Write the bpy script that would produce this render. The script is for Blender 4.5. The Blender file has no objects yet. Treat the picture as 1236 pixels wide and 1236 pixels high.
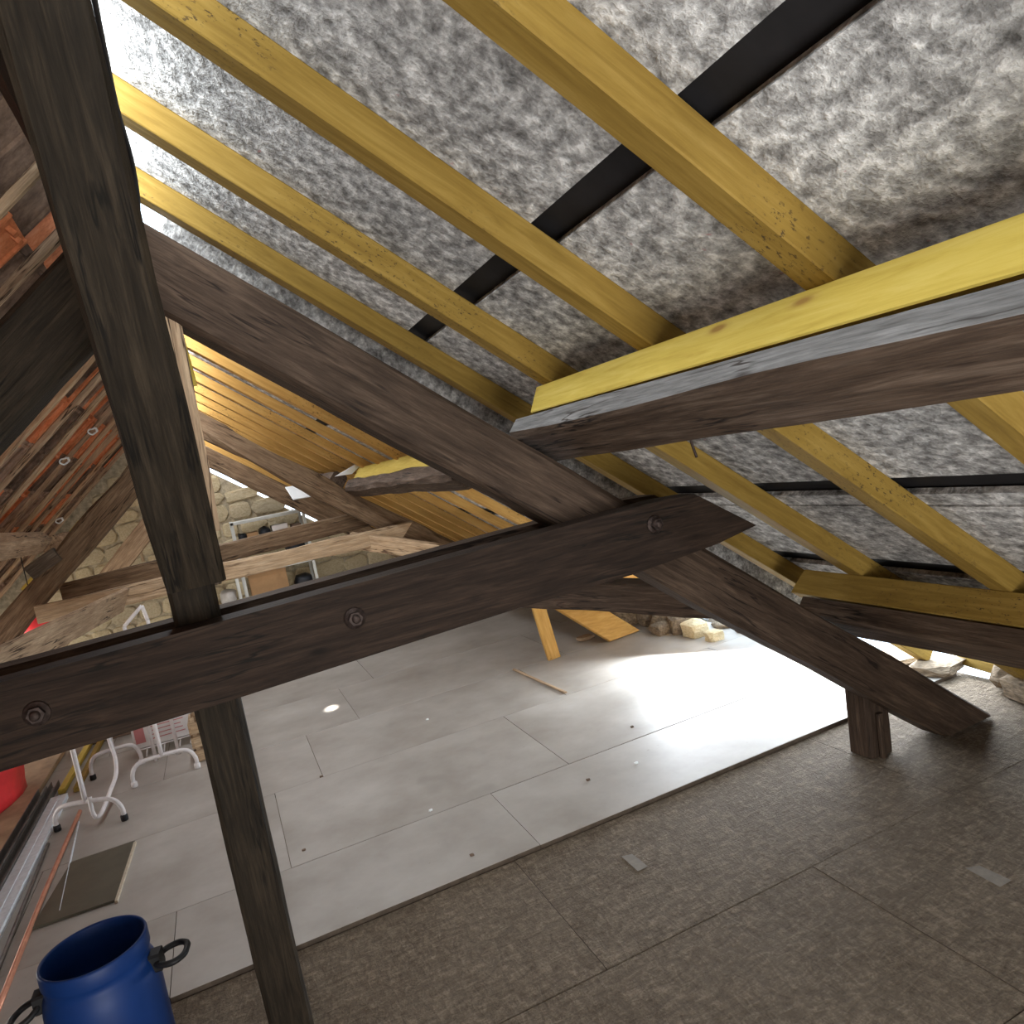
import bpy, bmesh, math, random
from mathutils import Vector, Matrix, noise as mnoise
random.seed(7)
SC = bpy.context.scene
COL = SC.collection
R = math.radians
# ------------------------------------------------------------------ camera
YAW, PITCH, ROLL, FPX, EYE = R(21.74), R(4.94), R(-10.707), 891.5, 1.6
_f = Vector((math.sin(YAW)*math.cos(PITCH), math.cos(YAW)*math.cos(PITCH), -math.sin(PITCH)))
_r = Vector((math.cos(YAW), -math.sin(YAW), 0)); _u = _r.cross(_f)
CX = _r*math.cos(ROLL) + _u*math.sin(ROLL)
CU = -_r*math.sin(ROLL) + _u*math.cos(ROLL)
CAM = Vector((0, 0, EYE))
cd = bpy.data.cameras.new('camera'); cd.sensor_width = 36; cd.lens = FPX/1236*36; cd.clip_start = .02
cam = bpy.data.objects.new('camera', cd); COL.objects.link(cam)
cam.matrix_world = Matrix(((CX.x, CU.x, -_f.x, 0), (CX.y, CU.y, -_f.y, 0), (CX.z, CU.z, -_f.z, EYE), (0, 0, 0, 1)))
SC.camera = cam
# ------------------------------------------------------------------ view, sky and daylight
SC.view_settings.view_transform = 'Standard'; SC.view_settings.look = 'None'
SC.view_settings.gamma = 1; SC.view_settings.use_curve_mapping = False
SC.view_settings.exposure = 0.35
SC.cycles.use_denoising = True
SC.cycles.max_bounces = 8; SC.cycles.diffuse_bounces = 6; SC.cycles.sample_clamp_indirect = 6
wd = bpy.data.worlds.new('sky'); SC.world = wd; wd.use_nodes = True
wd.node_tree.nodes['Background'].inputs[0].default_value = (.72, .86, 1, 1)
wd.node_tree.nodes['Background'].inputs[1].default_value = 3.0
A38, A42 = R(38), R(42)
C3, S3, C4, S4 = math.cos(A38), math.sin(A38), math.cos(A42), math.sin(A42)
def W(s, n, y): return Vector((s*C3+n*S3, y, n*C3-s*S3))      # right roof slope: down-slope, outward, along the ridge
def LW(u, n, y): return Vector((-u*C4-n*S4, y, n*C4-u*S4))    # left roof slope
def area(name, loc, aim, sx, sy, power, col):
    l = bpy.data.lights.new(name, 'AREA'); l.shape = 'RECTANGLE'; l.size = sx; l.size_y = sy; l.energy = power; l.color = col
    o = bpy.data.objects.new(name, l); COL.objects.link(o); o.location = loc
    d = (Vector(aim)-Vector(loc)).normalized()
    z = -d; x = Vector((0, 1, 0)); x = (x - z*x.dot(z))
    if x.length < .05: x = Vector((1, 0, 0))
    x.normalize(); y = z.cross(x)
    o.matrix_world = Matrix(((x.x, y.x, z.x, loc[0]), (x.y, y.y, z.y, loc[1]), (x.z, y.z, z.z, loc[2]), (0, 0, 0, 1)))
    return o
# daylight through the hole in the right slope near the eaves, the slit along the ridge, and an unseen low opening in the gable behind
area('eave_daylight', W(2.30, 2.40, 3.68), (1.3, 1.7, .42), 2.1, .7, 175, (.84, .92, 1))
area('ridge_daylight', W(-1.785, 2.11, 0.0), W(-.9, 1.8, 0.0), 6.1, .10, 66, (.9, .96, 1))
area('ridge_daylight', W(-1.665, 2.02, 6.1), W(-.9, 1.7, 6.1), 5.8, .07, 62, (.95, .97, 1))
area('rear_fill', (.25, -3.4, .62), (.3, 2, 1.3), 2.4, 1.1, 115, (1, .95, .88))  # unseen opening behind the camera, kept low so its light fills the roof
area('floor_fill', (.35, -1.05, -.02), (.9, .8, 2.0), 1.5, 1.3, 54, (1, .96, .90))  # added fill aimed up at the felt; its floor hatch is invented
area('left_fill', LW(2.06, 2.30, 6.3), (0, 6.0, 1.5), 3.8, .5, 75, (1, .90, .76))  # added fill for the far bays, through an invented gap in the left tiles
sp = bpy.data.lights.new('sun_beam', 'SPOT'); sp.energy = 4000; sp.spot_size = R(1.5); sp.spot_blend = .6; sp.shadow_soft_size = .02; sp.color = (1, .97, .9)
spo = bpy.data.objects.new('sun_beam', sp); COL.objects.link(spo)
# ------------------------------------------------------------------ pixels to points (only to work out where things stand)
def ray(px, py): return CX*((px-618)/FPX) - CU*((py-618)/FPX) + _f
def at(px, py, y):
    d = ray(px, py); return CAM + d*(y/d.y)
def flo(px, py, z=0.0):
    d = ray(px, py); return CAM + d*((z-EYE)/d.z)
# ------------------------------------------------------------------ materials
def mat(name, build, rough=.8, spec=.2, metal=0):
    m = bpy.data.materials.new(name); m.use_nodes = True
    nt = m.node_tree; b = nt.nodes['Principled BSDF']
    b.inputs['Roughness'].default_value = rough; b.inputs['Metallic'].default_value = metal
    b.inputs['Specular IOR Level'].default_value = spec
    build(nt, b); return m
def N(nt, t, **k):
    n = nt.nodes.new(t)
    for a, v in k.items():
        if a[0] == '_': setattr(n, a[1:], v)
        else: n.inputs[a.replace('_', ' ')].default_value = v
    return n
def coords(nt, scale, kind='Object', rnd=True):
    tc = N(nt, 'ShaderNodeTexCoord'); mp = N(nt, 'ShaderNodeMapping'); mp.inputs['Scale'].default_value = scale
    nt.links.new(tc.outputs[kind], mp.inputs['Vector'])
    if rnd:
        oi = N(nt, 'ShaderNodeObjectInfo'); mu = N(nt, 'ShaderNodeMath', _operation='MULTIPLY'); mu.inputs[1].default_value = 37.0
        nt.links.new(oi.outputs['Random'], mu.inputs[0]); nt.links.new(mu.outputs[0], mp.inputs['Location'])
    return mp.outputs['Vector']
def noise(nt, v, scale, detail=5, rough=.6, dist=0):
    n = N(nt, 'ShaderNodeTexNoise', Scale=scale, Detail=detail, Roughness=rough, Distortion=dist)
    nt.links.new(v, n.inputs['Vector']); return n.outputs['Fac']
def ramp(nt, f, stops):
    r = N(nt, 'ShaderNodeValToRGB'); e = r.color_ramp.elements
    while len(e) < len(stops): e.new(.5)
    for i, (p, c) in enumerate(stops):
        e[i].position = p; e[i].color = (*c, 1)
    nt.links.new(f, r.inputs[0]); return r.outputs[0]
def mix(nt, f, a, b, mode='MIX'):
    m = N(nt, 'ShaderNodeMix', _data_type='RGBA', _blend_type=mode)
    if isinstance(f, (int, float)): m.inputs[0].default_value = f
    else: nt.links.new(f, m.inputs[0])
    for i, c in ((6, a), (7, b)):
        if isinstance(c, tuple): m.inputs[i].default_value = (*c, 1)
        else: nt.links.new(c, m.inputs[i])
    return m.outputs[2]
def bump(nt, b, h, strength=.4, dist=.01):
    n = N(nt, 'ShaderNodeBump', Strength=strength, Distance=dist); nt.links.new(h, n.inputs['Height']); nt.links.new(n.outputs[0], b.inputs['Normal'])
def setc(nt, b, c): nt.links.new(c, b.inputs['Base Color'])
def wood(name, dark, mid, light, spots=None, rough=.75, grain=1.0, bs=.35, knots=None, crack=None):
    def f(nt, b):
        v = coords(nt, (1.2, 14, 14)); g = noise(nt, v, 3.2*grain, 8, .65, .6)
        c = ramp(nt, g, [(.3, dark), (.5, mid), (.72, light)])
        v2 = coords(nt, (1, 2.2, 2.2)); p = noise(nt, v2, 2.2, 4)
        c = mix(nt, .35, c, ramp(nt, p, [(.3, dark), (.6, mid), (.8, light)]))
        if knots:
            vo = N(nt, 'ShaderNodeTexVoronoi', Scale=2.6); nt.links.new(coords(nt, (1.1, 3.2, 3.2)), vo.inputs['Vector'])
            c = mix(nt, ramp(nt, vo.outputs['Distance'], [(.05, (1, 1, 1)), (.1, (.25, .25, .25)), (.16, (0, 0, 0))]), c, knots)
        if spots:
            q = noise(nt, coords(nt, (20, 40, 40)), 2.6, 3, .7); z = noise(nt, coords(nt, (1, 1, 1)), 1.6, 2)
            k = ramp(nt, q, [(.58, (0, 0, 0)), (.66, (1, 1, 1))]); k2 = ramp(nt, z, [(.5, (0, 0, 0)), (.6, (1, 1, 1))])
            c = mix(nt, mix(nt, 1.0, k, k2, 'MULTIPLY'), c, spots)
        if crack:
            w1 = noise(nt, coords(nt, (.55, 8, 8)), 2.2, 4, .55, .35)
            k = ramp(nt, w1, [(.478, (0, 0, 0)), (.494, (1, 1, 1)), (.506, (1, 1, 1)), (.522, (0, 0, 0))])
            w2 = ramp(nt, noise(nt, coords(nt, (1.1, 2, 2)), 1.8, 3), [(.47, (0, 0, 0)), (.56, (1, 1, 1))])
            c = mix(nt, mix(nt, 1.0, k, w2, 'MULTIPLY'), c, crack)
            fine = noise(nt, coords(nt, (3, 60, 60)), 3.0, 4, .7)
            c = mix(nt, .55, c, ramp(nt, fine, [(.32, (.25, .25, .25)), (.62, (1, 1, 1))]), 'MULTIPLY')
        setc(nt, b, c)
        cr = noise(nt, coords(nt, (.7, 9, 9)), 4.0, 6, .7, .4)
        bump(nt, b, mix(nt, .5, cr, g), bs, .012)
    return mat(name, f, rough)
M = {}
M['dark'] = wood('dark_stained_timber', (.011, .006, .004), (.031, .0185, .012), (.068, .042, .028), bs=.5, knots=(.010, .006, .004), crack=(.010, .007, .005))
M['post'] = wood('smoked_oak', (.010, .007, .004), (.029, .021, .013), (.072, .052, .033), bs=.7, crack=(.008, .006, .004))
M['arb'] = wood('brown_old_oak', (.024, .014, .009), (.07, .045, .03), (.16, .108, .075), bs=.7, crack=(.018, .011, .008))
M['grey'] = wood('weathered_grey_oak', (.06, .043, .03), (.15, .115, .085), (.33, .27, .21), bs=.8, crack=(.03, .02, .014))
M['lit_face'] = wood('lit_oak_face', (.12, .115, .11), (.23, .225, .22), (.40, .395, .39), bs=.8, crack=(.06, .05, .045))  # weathered grey, lightened to carry the light on the uphill purlin face
M['purlin'] = wood('hewn_purlin_oak', (.035, .022, .015), (.10, .066, .045), (.24, .175, .13), bs=.9, crack=(.014, .009, .007))
M['yellow'] = wood('treated_yellow_pine', (.17, .10, .018), (.265, .168, .034), (.38, .255, .07), spots=(.07, .045, .018), bs=.2)
M['bright'] = wood('fresh_yellow_plank', (.40, .28, .045), (.55, .41, .08), (.66, .52, .15), bs=.15, knots=(.3, .17, .04))
M['amber'] = wood('amber_pine', (.42, .22, .06), (.60, .35, .10), (.72, .46, .18), spots=(.14, .08, .03), bs=.15)
M['mid'] = wood('mid_brown_oak', (.09, .055, .03), (.23, .15, .09), (.42, .30, .19), bs=.7, crack=(.03, .018, .01))
M['pale'] = wood('raw_pale_wood', (.34, .22, .12), (.56, .40, .25), (.78, .61, .43), bs=.5, crack=(.10, .055, .03))
M['lath'] = wood('old_lath_wood', (.26, .165, .10), (.52, .37, .24), (.72, .55, .37), bs=.7, crack=(.06, .035, .02))
def f_felt(nt, b):
    v = coords(nt, (1, 1, 1)); v2 = coords(nt, (1, .75, 1))
    a = noise(nt, v2, 31, 5, .6, .12); d = noise(nt, v, 95, 3, .6); e = noise(nt, v, 5, 3, .5)
    h = mix(nt, .25, a, d)
    h2 = mix(nt, .18, h, e)
    c = ramp(nt, h2, [(.33, (.09, .087, .085)), (.44, (.25, .246, .242)), (.53, (.46, .456, .45)), (.63, (.82, .815, .805))])
    pk = ramp(nt, noise(nt, coords(nt, (9, 5, 9)), 2.6, 3), [(.72, (0, 0, 0)), (.76, (1, 1, 1))])
    c = mix(nt, mix(nt, 1, pk, (.55, .55, .55), 'MULTIPLY'), c, (.45, .16, .17))
    setc(nt, b, c); bump(nt, b, h2, .9, .02)
M['felt'] = mat('recycled_fibre_felt', f_felt, .95, .05)
def plain(name, col, rough=.6, metal=0, var=.25, sc=14, spec=.3, bs=.1):
    def f(nt, b):
        g = noise(nt, coords(nt, (1, 1, 1)), sc, 5)
        setc(nt, b, ramp(nt, g, [(.3, tuple(x*(1-var) for x in col)), (.7, tuple(min(1, x*(1+var)) for x in col))]))
        if bs: bump(nt, b, g, bs, .01)
    return mat(name, f, rough, spec, metal)
M['black'] = plain('black_membrane', (.012, .011, .012), .7)
M['iron'] = plain('rusty_iron', (.05, .035, .03), .6, .6, .5, 60)
def f_white(nt, b):
    v = coords(nt, (1, 1, 1), rnd=True)
    a = noise(nt, v, 2.2, 5, .6); g = noise(nt, v, 130, 2)
    c = ramp(nt, a, [(.3, (.30, .27, .235)), (.55, (.395, .365, .33)), (.75, (.47, .445, .41))])
    st = ramp(nt, noise(nt, v, 1.7, 3, .5), [(.70, (0, 0, 0)), (.76, (1, 1, 1))])
    c = mix(nt, mix(nt, 1, st, (.35, .35, .35), 'MULTIPLY'), c, (.22, .2, .17))
    sp_ = ramp(nt, noise(nt, v, 46, 2), [(.74, (0, 0, 0)), (.78, (1, 1, 1))])
    c = mix(nt, mix(nt, 1, sp_, (.4, .4, .4), 'MULTIPLY'), c, (.2, .17, .14))
    setc(nt, b, c); bump(nt, b, g, .05, .003)
M['panel'] = mat('pale_floor_panel', f_white, .5, .35)
def f_brown(nt, b):
    v = coords(nt, (1, 1, 1)); a = noise(nt, v, 3, 4)
    w1 = noise(nt, coords(nt, (13, 44, 60)), 1.0, 5, .68, 1.2); w2 = noise(nt, coords(nt, (46, 17, 60)), 1.0, 5, .68, 1.2); d = noise(nt, v, 140, 2)
    h = mix(nt, .5, w1, w2); h = mix(nt, .2, h, d)
    c = ramp(nt, h, [(.36, (.08, .057, .036)), (.5, (.185, .142, .10)), (.63, (.40, .32, .235))])
    c = mix(nt, .3, c, ramp(nt, a, [(.3, (.095, .07, .046)), (.7, (.22, .178, .133))]))
    setc(nt, b, c); bump(nt, b, h, 1.0, .035)
M['chip'] = mat('rough_fibre_board', f_brown, .85, .15)
def tile_mat(name, a, bb, c3):
    def f(nt, b):
        g = noise(nt, coords(nt, (1, 1, 1)), 9, 6, .7)
        setc(nt, b, ramp(nt, g, [(.32, a), (.5, bb), (.68, c3)])); bump(nt, b, g, .5, .01)
    return mat(name, f, .9, .1)
TM = [tile_mat('orange_terracotta', (.36, .11, .045), (.66, .23, .10), (.78, .36, .2)),
      tile_mat('dusty_terracotta', (.16, .095, .065), (.31, .205, .145), (.46, .33, .25)),
      tile_mat('dark_terracotta', (.07, .045, .032), (.16, .105, .075), (.28, .19, .14))]
def f_stone(nt, b):
    oi = N(nt, 'ShaderNodeObjectInfo'); g = noise(nt, coords(nt, (1, 1, 1)), 11, 6, .7)
    c = ramp(nt, g, [(.3, (.36, .28, .17)), (.5, (.60, .51, .34)), (.7, (.75, .67, .50))])
    c = mix(nt, .35, c, ramp(nt, oi.outputs['Random'], [(0, (.56, .48, .33)), (.5, (.72, .58, .34)), (1, (.46, .42, .33))]))
    setc(nt, b, c); bump(nt, b, g, .6, .02)
M['stone'] = mat('limestone_rubble', f_stone, .95, .1)
M['rubble'] = plain('backlit_rubble', (.22, .17, .12), .95, 0, .5, 12, .1, .6)  # darkened to carry the shade of eave stones standing against the light
M['mortar'] = plain('lime_mortar', (.46, .40, .29), .95, 0, .4, 20, .1, .5)
M['plaster'] = plain('rear_plaster', (.5, .45, .4), .9, 0, .15, 8, .1, .2)
M['blue'] = plain('blue_plastic', (.005, .03, .14), .5, 0, .12, 5, .3, 0)
M['rubber'] = plain('black_rubber', (.012, .012, .013), .55)
M['tube'] = plain('white_enamel_tube', (.72, .68, .68), .35, 0, .08, 30, .5, 0)
M['red'] = plain('red_plastic_sheet', (.9, .05, .06), .4, 0, .2, 5, .4, .4)
M['alu'] = plain('brushed_aluminium', (.66, .70, .74), .5, 0, .12, 40)
M['galv'] = plain('dull_galvanised_steel', (.20, .19, .18), .5, .6, .25, 20)
M['copper'] = plain('copper_pipe_metal', (.55, .25, .16), .45, .5, .15, 20)
M['hard'] = plain('olive_hardboard', (.10, .09, .065), .45, 0, .15, 8)
M['panel_edge'] = plain('dark_panel_edge', (.10, .075, .055), .9, 0, .3, 30)
M['edge'] = plain('raw_board_edge', (.5, .43, .33), .8, 0, .15, 30)
M['board'] = plain('stained_ply', (.38, .27, .17), .75, 0, .4, 4)
M['card'] = plain('brown_cardboard', (.40, .24, .12), .85, 0, .15, 6)
M['darkbox'] = plain('dusty_dark_card', (.16, .11, .08), .85, 0, .2, 6)
M['whitebox'] = plain('white_printed_card', (.68, .64, .62), .6, 0, .08, 8, .3, 0)
M['redprint'] = plain('red_print', (.52, .2, .2), .6, 0, .05, 8, .3, 0)
M['shelfmetal'] = plain('pale_shelf_metal', (.62, .63, .6), .5, .2, .12, 10)
M['bag'] = plain('black_bag', (.015, .017, .022), .5, 0, .3, 10)
M['polybag'] = plain('milky_polythene', (.5, .48, .46), .45, 0, .25, 12)
M['paper'] = plain('grey_paper_label', (.22, .195, .165), .8, 0, .15, 30)
M['sheetwhite'] = plain('white_sheet', (.85, .88, .9), .6, 0, .05, 8)
M['ochre'] = plain('ochre_insulation', (.55, .42, .14), .95, 0, .3, 22, .1, .6)
# ------------------------------------------------------------------ object helpers
WM = {}
def mesh_obj(name, verts, faces, m, parent=None, mw=None, smooth=False):
    me = bpy.data.meshes.new(name); me.from_pydata([tuple(v) for v in verts], [], faces); me.update()
    bm = bmesh.new(); bm.from_mesh(me); bmesh.ops.recalc_face_normals(bm, faces=bm.faces); bm.to_mesh(me); bm.free()
    if smooth:
        for p in me.polygons: p.use_smooth = True
    me.materials.append(m)
    return link(name, me, parent, mw)
def link(name, me, parent=None, mw=None):
    o = bpy.data.objects.new(name, me); COL.objects.link(o)
    mw = mw or Matrix.Identity(4)
    WM[o.name] = mw
    if parent: o.parent = parent; o.matrix_local = WM[parent.name].inverted() @ mw
    else: o.matrix_world = mw
    return o
def tag(o, label=None, cat=None, group=None, kind=None):
    for k, v in (('label', label), ('category', cat), ('group', group), ('kind', kind)):
        if v: o[k] = v
    return o
def thing(name, loc, label, cat, group=None):
    return tag(link(name, None, None, Matrix.Translation(Vector(loc))), label, cat, group)
def structure(name, loc=(0, 0, 0)):
    return tag(link(name, None, None, Matrix.Translation(Vector(loc))), kind='structure')
def frame(A, B, up=(0, 0, 1)):
    A, B = Vector(A), Vector(B); x = (B-A).normalized(); z = Vector(up); z = (z - x*z.dot(x)).normalized(); y = z.cross(x)
    return Matrix(((x.x, y.x, z.x, A.x), (x.y, y.y, z.y, A.y), (x.z, y.z, z.z, A.z), (0, 0, 0, 1)))
def beam_data(L, w, h, ch=.004, wob=0, seg=None, seed=0, w2=None, h2=None, bow=0, cut0=0, cut1=0):
    """timber along +x, width y, height z, chamfered edges; wob = hewn unevenness, cut = slanted ends"""
    w2 = w2 or w; h2 = h2 or h
    seg = seg or (max(2, int(L/.14)) if wob or bow else 1)
    V, F = [], []
    for i in range(seg+1):
        t = i/seg; x = t*L; ww = (w+(w2-w)*t)/2; hh = (h+(h2-h)*t)/2; c = min(ch, ww*.45, hh*.45)
        pts = [(-ww+c, -hh), (ww-c, -hh), (ww, -hh+c), (ww, hh-c), (ww-c, hh), (-ww+c, hh), (-ww, hh-c), (-ww, -hh+c)]
        for k, (y, z) in enumerate(pts):
            if wob:
                q = mnoise.noise_vector(Vector((x*2.2+seed*7.1, (k//2)*3.7, seed*1.3)))*wob + mnoise.noise_vector(Vector((x*9+seed*3.1, k*2.9, seed)))*wob*.35
                y += q.x; z += q.y
            z += bow*math.sin(math.pi*t)
            xx = x
            if i == 0: xx += cut0*(z/hh)*.5
            if i == seg: xx += cut1*(z/hh)*.5
            V.append((xx, y, z))
    for i in range(seg):
        for k in range(8):
            a, b = i*8+k, i*8+(k+1) % 8
            F.append((a, b, b+8, a+8))
    F.append(tuple(range(8))); F.append(tuple(range(seg*8, seg*8+8)))
    return V, F
_seed = [0]
def beam(name, A, B, w, h, m, label=None, cat='beam', up=(0, 0, 1), parent=None, group=None, **k):
    A, B = Vector(A), Vector(B); _seed[0] += 1
    V, F = beam_data((B-A).length, w, h, seed=_seed[0], **k)
    o = mesh_obj(name, V, F, m, parent, frame(A, B, up))
    if label: tag(o, label, cat, group)
    return o
def box_data(x0, y0, z0, x1, y1, z1):
    return [(x0, y0, z0), (x1, y0, z0), (x1, y1, z0), (x0, y1, z0), (x0, y0, z1), (x1, y0, z1), (x1, y1, z1), (x0, y1, z1)], \
           [(0, 3, 2, 1), (4, 5, 6, 7), (0, 1, 5, 4), (1, 2, 6, 5), (2, 3, 7, 6), (3, 0, 4, 7)]
def join(*ds):
    V, F = [], []
    for v, f in ds:
        n = len(V); V += list(v); F += [tuple(i+n for i in q) for q in f]
    return V, F
def box(name, c, size, m, parent=None, rotz=0, bev=.004, mw=None):
    sx, sy, sz = (q/2 for q in size)
    V, F = beam_data(size[0], size[1], size[2], ch=bev)
    V = [(x-sx, y, z) for x, y, z in V]
    mw = mw or (Matrix.Translation(Vector(c)) @ Matrix.Rotation(rotz, 4, 'Z'))
    return mesh_obj(name, V, F, m, parent, mw)
def prism(name, poly, axis_pts, m, parent=None, origin=None):
    """poly of 3-D points extruded by the vector axis_pts, local coords around origin"""
    o = Vector(origin or poly[0]); e = Vector(axis_pts); n = len(poly)
    V = [Vector(p)-o for p in poly] + [Vector(p)-o+e for p in poly]
    F = [tuple(range(n)), tuple(range(2*n-1, n-1, -1))] + [(i, (i+1) % n, n+(i+1) % n, n+i) for i in range(n)]
    return mesh_obj(name, V, F, m, parent, Matrix.Translation(o))
def tube(name, pts, r, m, parent=None, n=10, res=6):
    """smooth round tube through points"""
    P = [Vector(p) for p in pts]; Q = []
    for i in range(len(P)-1):
        p0, p1, p2, p3 = P[max(i-1, 0)], P[i], P[i+1], P[min(i+2, len(P)-1)]
        for k in range(res):
            t = k/res
            Q.append(.5*((2*p1)+(p2-p0)*t+(2*p0-5*p1+4*p2-p3)*t*t+(3*p1-p0-3*p2+p3)*t**3))
    Q.append(P[-1]); o = Q[0].copy(); V, F = [], []; up = Vector((.13, .27, .95))
    for i, q in enumerate(Q):
        d = (Q[min(i+1, len(Q)-1)]-Q[max(i-1, 0)]).normalized(); a = (up-d*up.dot(d)).normalized(); b = d.cross(a)
        for k in range(n):
            t = 2*math.pi*k/n; V.append(q-o+(a*math.cos(t)+b*math.sin(t))*r)
    for i in range(len(Q)-1):
        for k in range(n):
            F.append((i*n+k, i*n+(k+1) % n, (i+1)*n+(k+1) % n, (i+1)*n+k))
    F.append(tuple(range(n))); F.append(tuple(range((len(Q)-1)*n, len(Q)*n)))
    return mesh_obj(name, V, F, m, parent, Matrix.Translation(o), smooth=True)
def lathe(name, prof, m, parent=None, mw=None, n=48, closed=False):
    V, F = [], []
    for r, z in prof:
        for k in range(n):
            t = 2*math.pi*k/n; V.append((r*math.cos(t), r*math.sin(t), z))
    for i in range(len(prof)-1):
        for k in range(n):
            F.append((i*n+k, i*n+(k+1) % n, (i+1)*n+(k+1) % n, (i+1)*n+k))
    if prof[0][0] > .001: F.append(tuple(range(n)))
    if prof[-1][0] > .001: F.append(tuple(range((len(prof)-1)*n, len(prof)*n)))
    return mesh_obj(name, V, F, m, parent, mw, smooth=True)
def rock_data(sx, sy, sz, seed, sub=1):
    bm = bmesh.new(); bmesh.ops.create_icosphere(bm, subdivisions=sub, radius=1)
    V = []
    for v in bm.verts:
        c = v.co.copy(); c = Vector([math.copysign(abs(q)**.5, q) for q in c])
        c *= 1 + mnoise.noise(c*1.3+Vector((seed*3.1, seed, 0)))*.35
        V.append((c.x*sx, c.y*sy, c.z*sz))
    F = [tuple(v.index for v in f.verts) for f in bm.faces]; bm.free(); return V, F
ORD = 'first second third fourth fifth sixth seventh eighth ninth tenth eleventh twelfth thirteenth fourteenth fifteenth sixteenth'.split()

UP_ = W(0, 1, 0)-W(0, 0, 0)
# ================================================================== THE SETTING
# ---- floor
floor = structure('floor')
V, F = join(box_data(-4.2, -.3, -.12, 3.5, 9.6, -.045), box_data(-4.2, -3.4, -.12, 3.5, -1.8, -.045), box_data(-4.2, -1.8, -.12, -.5, -.3, -.045), box_data(1.2, -1.8, -.12, 3.5, -.3, -.045))  # hole left behind the camera for the added fill lamp
mesh_obj('subfloor', V, F, M['chip'], floor)
def panel(x0, y0, x1, y1, top, th, m, gap=.0012):
    cx, cy = (x0+x1)/2, (y0+y1)/2
    V, F = beam_data(x1-x0-2*gap, y1-y0-2*gap, th, ch=.002)
    po = mesh_obj('panel', [(x-(x1-x0)/2+gap, y, z) for x, y, z in V], F, m, floor,
             Matrix.Translation((cx, cy, top-th/2+random.uniform(-.0008, .0012))) @ Matrix.Rotation(random.uniform(-.0006, .0006), 4, 'Y'))
    po.data.materials.append(M['panel_edge'])
    for p in po.data.polygons:
        if abs(p.normal.z) < .6: p.material_index = 1
rows = [(2.715, 3.29, [-3.9, -2.2, -.46, .934, 2.62, 3.4]), (3.29, 4.18, [-3.9, -2.6, -1.1, .0, 1.36, 2.9, 3.4]), (4.18, 4.98, [-3.9, -2.9, -1.3, .263, 1.8, 3.3]),
        (4.98, 5.85, [-3.9, -2.3, -.6, .62, 2.2, 3.3]), (5.85, 6.7, [-3.9, -2.6, -1.0, .9, 2.6, 3.3]), (6.7, 7.6, [-3.9, -2.2, -.4, 1.2, 3.0]), (7.6, 8.4, [-3.9, -1.9, .1, 1.8, 3.0]), (8.4, 9.3, [-3.9, -2, 0, 2, 3.0])]
for y0, y1, xs in rows:
    for a, b in zip(xs, xs[1:]): panel(a, y0, b, y1, 0, .028, M['panel'])
for y0, y1, xs in [(1.965, 2.712, [-4, -2.3, -.62, .812, 2.36, 3.4]), (1.215, 1.965, [-4, -1.5, .2, 1.64, 3.1, 3.4]), (.465, 1.215, [-4, -2.2, -.6, .9, 2.3, 3.4]), (-.3, .465, [-4, -1.4, .3, 1.9, 3.4]), (-1.8, -.3, [-4, -2, -.5]), (-1.8, -.3, [1.2, 3.4]), (-3.3, -1.8, [-4, 0, 3.4])]:
    for a, b in zip(xs, xs[1:]): panel(a, y0, b, y1, -.017, .028, M['chip'])
# ---- right slope: felt between black membrane laps
roof = structure('ceiling_right')
Y0, Y1 = -3.2, 9.35
HY0, HY1, HS = 2.55, 4.85, 2.13         # open bay near the eaves
def slab(name, s0, s1, y0, y1, n0, n1, m, parent, F_=W, lx=0):
    c = F_((s0+s1)/2, (n0+n1)/2, (y0+y1)/2)
    xa = (F_(s1, n0, 0)-F_(s0, n0, 0)).normalized(); za = (F_(s0, n1, 0)-F_(s0, n0, 0)).normalized(); ya = za.cross(xa)
    mw = Matrix(((xa.x, ya.x, za.x, c.x), (xa.y, ya.y, za.y, c.y), (xa.z, ya.z, za.z, c.z), (0, 0, 0, 1)))
    V, F = box_data(-(s1-s0)/2, -(y1-y0)/2, -(n1-n0)/2, (s1-s0)/2, (y1-y0)/2, (n1-n0)/2)
    return mesh_obj(name, V, F, m, parent, mw)
YS, SAG = 3.12, .122                    # beyond the near truss the old roof has sunk a hand's breadth
for y0, y1, dn, st in ((Y0, YS, 0, -1.73), (YS, Y1, -SAG, -1.60)):
    for a, b in ((st, -.645), (-.56, .69), (.80, .87), (.885, 1.37), (1.50, HS)):
        slab('felt_sheet', a, b, y0, y1, 2.183+dn, 2.205+dn, M['felt'], roof)
    slab('membrane', st, HS, y0, y1, 2.212+dn, 2.225+dn, M['black'], roof)
for y0, y1, dn in ((Y0, HY0, 0), (HY1, Y1, -SAG)):
    slab('felt_sheet', HS, 2.72, y0, y1, 2.183+dn, 2.205+dn, M['felt'], roof)
    slab('membrane', HS, 2.72, y0, y1, 2.212+dn, 2.225+dn, M['black'], roof)
slab('felt_sheet', -1.60, HS, YS-.012, YS, 2.05, 2.225, M['felt'], roof)
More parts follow.
